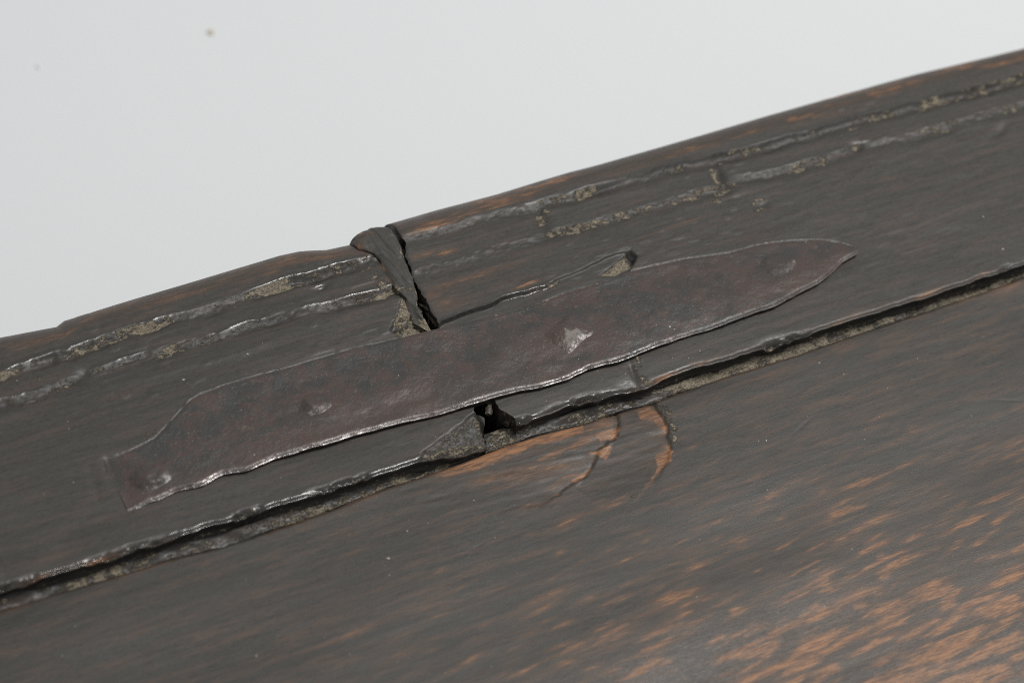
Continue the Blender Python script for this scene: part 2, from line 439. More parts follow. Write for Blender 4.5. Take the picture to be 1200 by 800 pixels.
        dust = np.maximum(dust, pt_list_mask(X, Y, [(648, 333, 3.0, 1.3, 10, 0.8), (632, 338, 2, .8, 0, .5), (700, 262, 6, 0.9, 3, .8), (665, 271, 5, 0.9, 3, .7), (760, 243, 9, 0.8, 4, .65),
            (812, 232, 3.0, 1.6, 0, .85), (790, 238, 2.5, 1.2, 0, .7), (838, 236, 3.2, 1.4, 10, .75), (838, 206, 1.8, 5.5, -10, .85), (845, 190, 1.5, 1.2, 0, .7), (890, 233, 2.2, 1.2, 0, .8), (893, 244, 2.4, 1.2, 0, .75), (884, 238, 2, 1.0, 0, .6),
            (634, 255, 2.0, 5.0, -18, .75), (641, 246, 2, 1.5, 0, .8), (1003, 172, 2.2, 1.4, 0, .85), (1000, 150, 3.5, 2.0, 0, .6), (985, 160, 4, 1.2, 0, .5), (748, 420, 1.0, 4, -15, .7), (755, 445, 1.5, 2.5, 0, .7),
            (745, 432, 1.2, 1.6, 0, .6), (715, 466, 5, 1.3, 4, .7), (680, 472, 5, 1.0, 4, .5), (745, 456, 3, 1.5, 0, .6), (903, 405, 4, 1.5, 5, .7), (1165, 140, 3, 1.4, 20, .4), (1050, 163, 2, .8, 0, .5), (1066, 159, 1.5, .8, 0, .5), (1180, 290, 2, 1, 0, .35)]))
        # vertical knock across the moulding and a few dents
        for px, py, a, b, rot, dep in [(843, 207, 1.8, 5.5, -12, 1.3), (632, 257, 2.2, 5.5, -18, 1.0), (100, 432, 2.2, 5, -12, .8), (1005, 172, 2.0, 1.6, 0, 1.2), (893, 240, 2.6, 1.8, 0, .5), (1172, 153, 4, 1.6, 25, .5), (738, 455, 3, 2, 0, .9), (650, 478, 3, 1.2, 5, .6), (690, 468, 4, 1.6, 0, .8), (712, 463, 2.5, 1.4, 0, .7), (770, 446, 2, 1, 0, .5), (905, 404, 5, 1.8, 5, .9), (742, 436, 1.0, 4, -12, .5)]:
            z -= dep * MM * pt_list_mask(X, Y, [(px, py, a, b, rot, 1)])
        gloss = np.maximum(gloss, pt_list_mask(X, Y, [(1001, 173, 1.2, .7, 0, .9), (740, 455, 3, 1.2, 5, .9), (720, 461, 3, 1, 5, .9), (905, 402, 4, 1, 5, .8), (548, 268, 3, .8, 5, .8), (490, 313, 2, .7, 5, .6)]))
        # brown wood along the broken end
        wear = np.maximum(wear, pt_list_mask(X, Y, [(500, 268, 8, 1.0, 2, .85), (520, 263, 7, .9, 2, .7), (523, 295, 4, .9, 0, .8), (495, 299, 5, 1.1, 0, .55), (560, 322, 13, 1.3, 3, .5), (520, 335, 8, 1.5, 2, .5), (618, 333, 5, .7, 4, .8),
            (525, 355, 6, 2.5, 0, .45), (505, 345, 4, 4, 0, .4), (600, 310, 9, 0.9, 3, .35), (580, 240, 14, 1.0, 2, .45), (660, 215, 12, 1.2, 2, .45), (740, 197, 14, 1.3, 2, .5), (1040, 108, 12, 1.2, 2, .55), (930, 140, 14, 1.2, 2, .35), (800, 262, 10, .8, 4, .35), (1190, 66, 6, 1.2, 2, .5), (1195, 86, 4, .7, 2, .6),
            (780, 440, 7, .8, 4, .7), (990, 374, 8, .7, 4, .55), (1090, 342, 7, .8, 4, .7), (1150, 322, 6, .7, 4, .5)]))
        # broken end: its shaded wall is painted dark along the edge
        db = dist_poly(X, Y, BREAK_R[:12])
        grime_shade = np.maximum(grime_shade, 0.9 * np.exp(-(db / (0.8 * MM)) ** 2))
        z += 0.35 * MM * np.exp(-db / (25 * MM)) * sm(0.4, 0.6, (Y - front) / (back - front))
    else:
        # lost lip at the front corner, packed with dust
        lip = pts([(484, 545), (500, 528), (530, 503), (556, 479), (566, 492), (577, 515), (580, 540), (530, 550)])
        far = pts([(484, 541), (500, 526), (530, 501), (556, 477)])
        s = sdist(X, Y, lip) + 0.9 * MM * fbm(X, Y, 0.007, 0.004, 177, 4)
        dl = dist_poly(X, Y, far)
        drop = sm(-0.3 * MM, 0.6 * MM, s)
        z -= drop * (0.5 * MM + 2.6 * MM * sm(0, 9 * MM, dl)) + drop * 0.30 * MM * fbm(X, Y, 0.006, 0.002, 171, 4)
        dust = np.maximum(dust, drop * (0.42 + 0.25 * sm(-0.3, 0.6, fbm(X, Y, 0.006, 0.003, 172, 3))))
        gloss *= (1 - sm(-1.2 * MM, -0.2 * MM, s)); grime_shade = np.maximum(grime_shade, 0.35 * drop)
        # dusty stepped break beside the wedge
        stp = pts([(470, 345), (480, 350), (498, 366), (514, 392), (488, 400), (470, 395), (456, 386), (464, 372)])
        s = sdist(X, Y, stp) + 0.5 * MM * fbm(X, Y, 0.004, 0.002, 173, 3)
        k = sm(-0.3 * MM, 0.5 * MM, s)
        yy = (Y - at(485, 400)[1] + 0.5 * MM * fbm(X, Y * 0, 0.004, 1, 175, 3)) / (3.0 * MM)
        terr = np.floor(yy) + sm(0.72, 1.0, yy - np.floor(yy))
        z -= k * (3.0 * MM - 0.95 * MM * np.clip(terr, 0, 3) - 0.25 * MM * fbm(X, Y, 0.003, 0.0015, 176, 3))
        grime_shade = np.maximum(grime_shade, 0.7 * k * sm(0.75, 0.95, yy - np.floor(yy)))  # each step darker along its riser
        dust = np.maximum(dust, k * (0.50 + 0.35 * sm(-0.4, 0.4, fbm(X, Y, 0.005, 0.002, 174, 3))))
        dust = np.maximum(dust, pt_list_mask(X, Y, [(440, 325, 4, 2.0, 0, .6), (450, 335, 3, 2.5, 0, .7), (432, 315, 4, 2, 0, .5), (435, 345, 4, 1, 0, .3), (45, 445, 6, 1.5, 2, .4), (420, 385, 6, .8, 3, .25), (140, 425, 5, 1, 3, .4), (75, 452, 5, 1.2, 3, .6), (173, 510, 5, 1.6, 35, .45), (200, 495, 4, 1.2, 40, .35), (125, 545, 1.5, 4, -10, .4)]))
        gloss = np.maximum(gloss, pt_list_mask(X, Y, [(427, 302, 2, 1, 10, .9), (375, 333, 2.5, 1, 5, .9), (330, 330, 6, .8, 4, .8)]))
        z -= 1.0 * MM * pt_list_mask(X, Y, [(377, 337, 2.6, 1.2, 5, 1), (100, 438, 2.5, 2, 0, .7), (110, 565, 1.6, 6, -5, .12), (129, 550, 1.2, 4, -8, .4)])
        wear = np.maximum(wear, pt_list_mask(X, Y, [(115, 655, 8, .9, 3, .8), (40, 678, 6, .9, 3, .75), (60, 655, 7, 1.2, 3, .3), (360, 583, 6, .6, 3, .3), (160, 350, 12, 1.2, 3, .4), (40, 402, 10, 1.2, 3, .4), (290, 322, 12, 1, 3, .35)]))
        # crevice shade at the strap's left end, drawn as dark lines only
        grime_shade = np.maximum(grime_shade, pt_list_mask(X, Y, [(124, 546, .5, 2.2, -8, .8), (216, 474, 2.6, .35, 52, 1), (198, 494, 2.2, .3, 48, .8)]))
    return z, dust, wear, grime_shade, gloss

def build_rail(side, parent):
    brk = BREAK_L if side < 0 else BREAK_R
    front, back = (FRONT_L, BACK_L) if side < 0 else (FRONT_R, BACK_R)
    rn = RN_L if side < 0 else RN_R
    dense = (abs(at(0, 550)[0] - at(560, 500)[0]) if side < 0 else abs(at(1200, 200)[0] - at(464, 262)[0])) + 0.015
    dist = spaced(dense + (0.03 if side < 0 else 0.0), 0.34 * MM, 0.75)
    end_drop = np.array([110, 20, 9, 5, 3, 1.6, 0.7, 0.25]) * MM        # columns down the broken end
    cols = len(end_drop) + len(dist)
    # rows: front face (dy, z), top (t), nose (angle), back face
    face = [(2.0, -110), (2.0, -20), (1.8, -11), (1.2, -8), (0.9, -6.5), (0.75, -5.6), (0.8, -4.9), (0.9, -4.2), (1.0, -3.5), (0.9, -2.9), (0.7, -2.3), (0.45, -1.7), (0.22, -1.15), (0.06, -0.65), (0.0, -0.3)]
    Wd = 0.085
    tt = np.concatenate([np.array([0, .1, .22, .36, .52, .72, .95]) * MM, np.arange(1.25 * MM, Wd - 0.3 * MM, 0.34 * MM), [Wd]]) / Wd
    ang = np.radians(np.linspace(3, 92, 30))
    yl = float(front(0)); yb = float(back(0))
    rows = []
    for dy, zz in face: rows.append(('f', dy * MM, zz * MM))
    for t in tt: rows.append(('t', t, 0))
    for a in ang: rows.append(('n', a, 0))
    for zz in (-14, -25, -110): rows.append(('b', zz * MM, 0))
    n = len(rows)
    X = np.zeros((n, cols)); Y = np.zeros((n, cols)); Z = np.zeros((n, cols))
    T = np.array([0 if r[0] == 'f' else (r[1] if r[0] == 't' else 1.0) for r in rows])
    xm = brk[:, 0].mean()
    dd = np.concatenate([np.zeros(len(end_drop)), dist])
    for i, t in enumerate(T):
        ym = (1 - t) * front(brk[-1, 0]) + t * back(brk[0, 0])
        xb = xbreak(brk, ym)
        jag = 0.8 * MM * float(fbm(np.array([ym]), np.array([0.0]), 0.003, 1, 311 + side, 4)[0])
        X[i] = xb + jag + side * dd
    fr = front(X); bk = back(X)
    rag = 0.28 * MM * fbm(X, X * 0, 0.005, 1, 320 + side, 4) + 0.15 * MM * fbm(X, X * 0, 0.03, 1, 325 + side, 2)
    fr = fr + rag
    Tc = T[:, None]
    Y[:] = fr * (1 - Tc) + bk * Tc
    z, dust, wear, grime_shade, gloss = rail_top(X, Y, side, fr, bk)
    Z[:] = z
    ie = [i for i, r in enumerate(rows) if r[0] == 'f']
    it0 = len(ie)
    for i, r in enumerate(rows):
        if r[0] == 'f':
            k = min(1.0, -r[2] / (6 * MM))
            nzv = fbm(X[i], X[i] * 0 + i * 0.7 * MM, 0.006, 0.002, 330 + side, 4)
            Y[i] = fr[i] + r[1] + 0.45 * MM * nzv * k
            Z[i] = np.minimum(z[it0] + r[2], z[it0]) if r[2] > -8 * MM else r[2]
            dust[i] = sm(-2.2 * MM, -4.6 * MM, np.full(cols, r[2])) * (0.25 + 0.5 * vnoise(X[i] / 0.010, X[i] * 0 + i, 340 + side)) * 0.8
            grime_shade[i] = (1 - 0.75 * sm(-3.0 * MM, -5.0 * MM, np.full(cols, r[2]))) * sm(-0.1 * MM, -0.9 * MM, np.full(cols, r[2]))  # shade of the upright face put into the colour, strongest near the top
            gloss[i] = gloss[it0] * (1 - sm(-0.5 * MM, -1.4 * MM, np.full(cols, r[2])))
            wear[i] = wear[it0] * (1 - sm(-0.5 * MM, -1.2 * MM, np.full(cols, r[2])))
        elif r[0] == 'n':
            a = r[1]
            rr = rn * (1 + 0.025 * fbm(X[i], X[i] * 0 + a * 0.01, 0.03, 0.01, 350 + side, 3)) 
            Y[i] = bk[i] + rr * math.sin(a)
            Z[i] = z[i] - rr * (1 - math.cos(a))
            w = vnoise(X[i] / 0.02, X[i] * 0 + a * 2.2, 355 + side) * 0.65 + 0.35 * vnoise(X[i] / 0.005, X[i] * 0 + a * 9, 356 + side)
            wear[i] = (0.15 + (0.5 if side > 0 else 0.3) * sm(0.45, 0.75, w))
            dust[i] *= 0.3
        elif r[0] == 'b':
            Y[i] = bk[i] + rn; Z[i] = r[1]
    # the broken end goes down
    for k, dz in enumerate(end_drop):
        j = k
        src = len(end_drop)
        jx = 0.35 * MM * fbm(Y[:, j], Y[:, j] * 0 + k * 0.0011, 0.003, 0.002, 360 + side, 4) * min(1, dz / (1.0 * MM))
        X[:, j] += jx - side * min(dz, 5 * MM) * (-0.10)
        Z[:, j] = np.maximum(np.minimum(Z[:, src] - dz, Z[:, src]), -110 * MM)
        ev = vnoise(Y[:, j] / 0.003, Y[:, j] * 0 + k * 0.8, 365)
        grime_shade[:, j] = np.maximum(grime_shade[:, j] * 0.6, 0.75 * min(1, dz / MM) * (0.4 + 0.6 * ev)); gloss[:, j] *= 0.3  # end wall's shade put into the colour, darker with depth
        dust[:, j] = np.maximum(dust[:, j] * 0.4, 0.45 * sm(0.55, 0.8, 1 - ev))
    # far ends are flat-cut
    Z[:, -1] = np.minimum(Z[:, -1], -110 * MM)
    o = grid_mesh('rail', X, Y, Z, M_RAIL, parent, dict(dust=dust, wear=wear, grime_shade=grime_shade, gloss=gloss))
    return o

top = bpy.data.objects.new('furniture_top', None); COL.objects.link(top)
top.empty_display_size = 0.05
top['label'] = 'dark worn wooden furniture top with moulded edge, cracked across and mended by an iron strap'
top['category'] = 'furniture'

rl = build_rail(-1, top); rl['label'] = 'left length of the moulded rail with two dusty grooves and a broken front corner'
rr = build_rail(+1, top); rr['label'] = 'right length of the moulded rail with a rounded brown nose and jagged broken end'

# ---------------------------------------------------------------- panel
def build_panel(parent):
    x0, x1 = at(0, 800, ZP)[0] - 0.01, at(1200, 330, ZP)[0] + 0.012
    xs = np.concatenate([-0.75 + (x0 + 0.75) * (1 - np.linspace(1, 0, 30)[:-1] ** 2), np.arange(x0, x1, 0.42 * MM), x1 + (0.75 - x1) * np.linspace(0, 1, 30)[1:] ** 2])
    ymin = at(1200, 800, ZP)[1]; ymin = min(ymin, at(0, 800, ZP)[1]) - 0.012
    ye = float(PANEL_EDGE(0))
    d1 = np.concatenate([np.array([0, .08, .2, .35, .55, .8]) * MM, np.arange(1.1 * MM, ye - ymin, 0.40 * MM)])
    d = np.concatenate([d1, d1[-1] + (0.6 - d1[-1]) * np.linspace(0, 1, 25)[1:] ** 2])
    drop = np.array([-104, -15, -6, -3, -1.5, -0.7, -0.25]) * MM
    n = len(drop) + len(d)
    X = np.tile(xs, (n, 1))
    edge = PANEL_EDGE(xs) + 0.16 * MM * fbm(xs, xs * 0, 0.006, 1, 401, 4)
    dd = np.concatenate([np.zeros(len(drop)), d])[:, None]
    Y = edge[None, :] - dd
    Z = np.full(X.shape, ZP)
    Z += 0.5 * MM * fbm(X, Y, 0.09, 0.04, 402, 2) + 0.022 * MM * fbm(X, Y + 0.07 * X, 0.022, 0.0045, 403, 3) + 0.006 * MM * fbm(X, Y + 0.07 * X, 0.006, 0.0012, 404, 3)
    Z -= 0.35 * MM * (1 - sm(0, 0.9 * MM, dd)) ** 2
    dust = np.zeros(X.shape); grime_shade = np.zeros(X.shape); gloss = np.zeros(X.shape)
    # rubbed bare streaks, most in the right foreground
    ca, sa = math.cos(R(4)), math.sin(R(4))
    U = X * ca + Y * sa; V = -X * sa + Y * ca
    cx, cy = at(1150, 790, ZP)
    zone = np.clip(1.15 - np.hypot((X - cx) / 0.135, (Y - cy) / 0.070), 0, 1)
    wear = np.zeros(X.shape)
    rng = np.random.default_rng(12)
    N_ = 0
    while N_ < 620:
        px, py = rng.uniform(250, 1290), rng.uniform(400, 860)
        qx, qy = at(px, py, ZP)
        if qy > PANEL_EDGE(qx) - 0.004: continue
        k_ = max(0.0, 1.2 - math.hypot((px - 1180) / 720.0, (py - 830) / 330.0))
        if rng.uniform() > 0.07 + k_ ** 1.3: continue
        N_ += 1
        a_ = rng.uniform(2.0, 9.0) * MM; b_ = rng.uniform(0.4, 1.45) * MM * (0.65 + 0.6 * k_)
        st_ = min(0.97, rng.uniform(0.36, 0.92) * (0.40 + 0.85 * k_))
        an = R(rng.normal(5.0, 2.2))
        bb = (np.abs(X - qx) < 2.0 * a_) & (np.abs(Y - qy) < 2.2 * b_ + 0.25 * a_)
        dx, dy = X[bb] - qx, Y[bb] - qy
        e_ = np.abs((dx * math.cos(an) + dy * math.sin(an)) / a_) ** 2.4 + ((-dx * math.sin(an) + dy * math.cos(an) + 0.25 * MM * np.sin(dx / 0.004 + px)) / b_) ** 2
        wear[bb] = 1 - (1 - wear[bb]) * (1 - st_ * np.exp(-1.3 * e_))
    wear = np.maximum(wear, 0.30 * sm(0.1, 0.9, zone) * (0.5 + 0.5 * vnoise(U / 0.03, V / 0.004, 418)))
    wear = np.maximum(wear, 0.20 * sm(0.56, 0.72, 0.6 * vnoise(U / 0.022, V / 0.0026, 416) + 0.4 * vnoise(U / 0.006, V / 0.0011, 417)) * (0.4 + 0.6 * sm(-0.1, 0.1, X)))
    wear = np.maximum(wear, (0.45 + 0.55 * vnoise(U / 0.004, V / 0.001, 415)) * pt_list_mask(X, Y, [(962, 576, 3.2, 1.3, 9, .9), (712, 645, 4.5, 1.1, 9, .55), (1035, 570, 6, 1.5, 8, .6), (1050, 588, 7, 1.3, 8, .55), (860, 643, 5, 1.2, 10, .6), (905, 615, 6, 1.4, 8, .35), (1190, 520, 10, 1.6, 9, .75), (1150, 545, 9, 1.4, 9, .6),
        (1120, 595, 6, 1.4, 9, .65), (1150, 655, 5, 1.4, 9, .6), (980, 715, 5, 1.5, 9, .7), (720, 655, 5, 1.4, 9, .4), (470, 745, 5, 1.2, 9, .5), (460, 770, 7, 1.8, 9, .45), (900, 690, 7, 1.1, 9, .4), (1110, 420, 6, 1.0, 8, .3), (1165, 412, 7, 1.0, 8, .4), (850, 760, 9, 1.2, 9, .5), (725, 745, 9, 2, 9, .7), (770, 690, 6, 1.3, 9, .5), (800, 745, 8, 1.6, 9, .6), (830, 700, 6, 1.4, 9, .55), (1020, 760, 9, 2, 9, .7), (1100, 735, 9, 2, 9, .65), (1080, 770, 8, 2, 9, .75), (1190, 700, 7, 2, 9, .75)], ZP))
    # knocked corner under the rail's break: shallow flakes with bare orange wood
    A = pts([(470, 575), (577, 520), (690, 488), (725, 480), (722, 510), (705, 530), (684, 557), (640, 590), (560, 605), (490, 590)], ZP)
    EA = pts([(726, 484), (723, 510), (706, 530), (684, 556), (655, 577)], ZP)
    B = pts([(720, 478), (764, 466), (776, 490), (787, 515), (784, 541), (766, 567), (742, 588), (700, 590), (676, 570), (706, 530), (723, 510)], ZP)
    EB = pts([(764, 470), (776, 492), (787, 515), (784, 541), (766, 567), (740, 590)], ZP)
    rg = 0.9 * MM * fbm(X, Y, 0.008, 0.006, 421, 4) + 0.25 * MM * fbm(X, Y, 0.0015, 0.0015, 431, 2)
    inA = sm(-0.25 * MM, 0.25 * MM, sdist(X, Y, A) + rg); inB = sm(-0.25 * MM, 0.25 * MM, sdist(X, Y, B) + rg)
    dA = dist_poly(X, Y, EA); dB = dist_poly(X, Y, EB)
    low = sm(at(740, 580, ZP)[1], at(780, 525, ZP)[1], Y)
    hv = sm(0.30, 0.6, vnoise(X / 0.007, Y / 0.005, 432))
    Z -= 0.75 * MM * inA * np.exp(-dA / (6 * MM)) * (0.85 + 0.15 * hv) * (0.3 + 0.7 * low) + 0.9 * MM * inB * np.exp(-dB / (9 * MM)) * low * (0.85 + 0.15 * hv)
    Z += 0.05 * MM * fbm(X, Y + 0.1 * X, 0.010, 0.0016, 422, 4) * np.maximum(inA, inB)
    de = edge[None, :] - Y
    xa0, xa1 = at(480, 565, ZP)[0], at(725, 486, ZP)[0]
    alongA = sm(xa0, xa0 + 0.012, X) * (1 - sm(xa1 - 0.004, xa1, X))
    wA = 1.0 * alongA * (1 - sm(2.6 * MM, 5.2 * MM, de + 1.2 * MM * fbm(X, Y, 0.012, 0.004, 423, 3))) * (0.55 + 0.45 * sm(-0.3, 0.4, fbm(X, Y, 0.012, 0.002, 427, 3)))
    wA = np.maximum(wA, inA * 0.95 * np.exp(-dA / (2.2 * MM)) * sm(-0.2, 0.35, fbm(X, Y, 0.008, 0.0022, 424, 2)))
    wA = np.maximum(wA, inA * 0.42 * np.exp(-dA / (20 * MM)) * sm(0.0, 0.6, fbm(X, Y + 0.08 * X, 0.02, 0.002, 425, 3)))
    wB = low * inB * (0.85 * np.exp(-dB / (1.4 * MM)) * sm(-0.35, 0.2, fbm(X, Y, 0.006, 0.006, 426, 2)) + 0.22 * np.exp(-dB / (9 * MM)))
    wear = np.maximum(wear, np.maximum(0.55 * wA, wB))
    for lst, s0, soft in [([(545, 543), (580, 526), (604, 518), (633, 509), (660, 502), (684, 495), (684, 507), (660, 515), (640, 520), (626, 522), (604, 531), (580, 538), (548, 549)], 1.0, .5),
                          ([(500, 558), (545, 541), (590, 530), (600, 535), (560, 550), (520, 560)], .75, 1.2), ([(540, 562), (600, 545), (650, 538), (690, 538), (660, 556), (600, 566), (550, 572)], .48, 2.0),
                          ([(627, 537), (650, 526), (672, 516), (690, 508), (700, 506), (700, 516), (684, 522), (660, 531), (634, 541)], .62, .8),
                          ([(698, 509), (712, 504), (726, 500), (724, 513), (712, 514), (704, 518)], 1.0, .35),
                          ([(690, 530), (704, 525), (717, 520), (715, 531), (710, 537), (700, 533)], .95, .35),
                          ([(694, 543), (697, 545), (684, 558), (675, 565), (670, 562), (682, 552)], .95, .35),
                          ([(637, 573), (655, 560), (678, 548), (688, 546), (672, 560), (650, 572)], .5, .9),
                          ([(744, 480), (762, 473), (770, 481), (782, 500), (776, 503), (766, 492), (752, 490)], .75, .5),
                          ([(786, 523), (788, 530), (784, 541), (772, 556), (764, 560), (770, 545), (768, 532)], .9, .4),
                          ([(764, 562), (768, 564), (744, 588), (738, 590)], .5, .4)]:
        P_ = pts(lst, ZP)
        bb = (X > P_[:, 0].min() - .004) & (X < P_[:, 0].max() + .004) & (Y > P_[:, 1].min() - .004) & (Y < P_[:, 1].max() + .004)
        sd_ = sdist(X[bb], Y[bb], P_) + 0.5 * MM * fbm(X[bb], Y[bb], 0.004, 0.0012, 433, 3)
        wear[bb] = np.maximum(wear[bb], s0 * sm(-soft * MM, soft * MM, sd_))
    dust = np.maximum(dust, pt_list_mask(X, Y, [(783, 485, 2.2, 2.6, 0, .6), (788, 500, 2.0, 3.0, 0, .65), (790, 515, 1.6, 2.5, 0, .7), (775, 478, 2.5, 1.5, 0, .5), (742, 582, 2, 1, 25, .5), (330, 645, 6, .7, 2, .25), (600, 545, 9, .8, 4, .2)], ZP))
    wear = np.maximum(wear, np.array(0.55) * (1 - sm(0.3 * MM, 1.6 * MM, de)) * sm(0.42, 0.7, vnoise(X / 0.02, Y * 0, 428)) * (vnoise(X / 0.004, Y / 0.001, 429) * .5 + .5))
    wear = np.maximum(wear, pt_list_mask(X, Y, [(1180, 338, 10, 2.2, 3, .55), (1130, 352, 8, 1.2, 3, .45), (1040, 395, 6, .8, 4, .4)], ZP))
    # scratches and dents
    for px, py, a, b, rot, dep in [(940, 500, 4, .4, 20, .07), (560, 640, 3, .4, 12, .06), (1180, 470, 5, .4, -22, .06)]:
        Z -= dep * MM * pt_list_mask(X, Y, [(px, py, a, b, rot, 1)], ZP)
    gloss = 0.12 * sm(0.5, 0.8, vnoise(X / 0.02, Y / 0.006, 430))
    for k, dz in enumerate(drop):
        Z[k] = Z[len(drop)] + dz
        Y[k] += 0.15 * MM * fbm(xs, xs * 0 + k * 0.01, 0.004, 0.01, 440, 3)
        wear[k] *= 0.5; grime_shade[k] = min(1, -dz / (1 * MM))  # edge gets darker downward
    Z[:, 0] = -110 * MM; Z[:, -1] = -110 * MM; Z[-1, :] = -110 * MM
    o = grid_mesh('panel', X, Y, Z, M_PANEL, parent, dict(dust=dust, wear=wear, grime_shade=grime_shade, gloss=gloss))
    o['label'] = 'wide dark panel in front with orange rubbed streaks'
    return o
pn = build_panel(top)

# ---------------------------------------------------------------- ledge seen at the bottom of the joint
def build_ledge(parent):
    x0, x1 = at(0, 700, ZP)[0] - 0.02, at(1200, 320, ZP)[0] + 0.02
    xs = np.concatenate([np.linspace(-0.74, x0, 20)[:-1], np.arange(x0, x1, 0.4 * MM), np.linspace(x1, 0.74, 20)[1:]])
    pe = PANEL_EDGE(xs) + 0.55 * MM
    ys = np.concatenate([[0, 0.0, 0.05, 0.2], np.arange(0.5, 16, 0.4)]) * MM
    n = len(ys)
    X = np.tile(xs, (n, 1)); Y = pe[None, :] + ys[:, None]
    Z = np.full(X.shape, ZP - 0.9 * MM) + 0.6 * MM * fbm(X, Y, 0.010, 0.003, 501, 4) + 0.14 * MM * fbm(X, Y, 0.0026, 0.0014, 502, 3)
    # it climbs as a dirty fillet against the rail's front face
    Z += 1.9 * MM * sm(0.3 * MM, 3.6 * MM, ys)[:, None] * (0.55 + 0.5 * sm(0.3, 0.7, vnoise(xs / 0.014, xs * 0, 503)))[None, :]
    bx0, bx1 = at(555, 480)[0], at(612, 495)[0]
    hole = np.exp(-((X - at(582, 484)[0]) / (5.5 * MM)) ** 2) * sm(5 * MM, 8.5 * MM, ys)[:, None]
    Z -= 14 * MM * hole
    Z[0] = -109 * MM; Z[1] = Z[2] - 0.6 * MM; Z[2] -= 0.3 * MM
    dust = (0.36 + 0.30 * sm(0.3, 0.7, vnoise(X / 0.012, Y / 0.003, 504))) * (0.45 + 0.9 * vnoise(X / 0.0025, Y / 0.0015, 505)) * (1 - 0.8 * sm(2.2 * MM, 4.0 * MM, ys))[:, None]
    dust = dust * (1 + 0.9 * sm(at(800, 450)[0], at(930, 410)[0], X)) * 1.15
    dust *= 1 - hole
    near = np.exp(-((X - at(600, 505)[0]) / (9 * MM)) ** 2)
    dust = np.maximum(dust, 0.62 * near * (1 - sm(6 * MM, 8 * MM, ys))[:, None] * (1 - hole))
    grime_shade = sm(1.6 * MM, 3.6 * MM, ys)[:, None] * np.ones(X.shape) * (1 - 0.8 * near); grime_shade = np.maximum(grime_shade, hole)  # darker toward the rail; the hole's shade is painted black
    z0 = np.zeros(X.shape)
    return grid_mesh('ledge', X, Y, Z, M_RAIL, parent, dict(dust=dust, wear=z0, grime_shade=grime_shade, gloss=z0))
build_ledge(top)

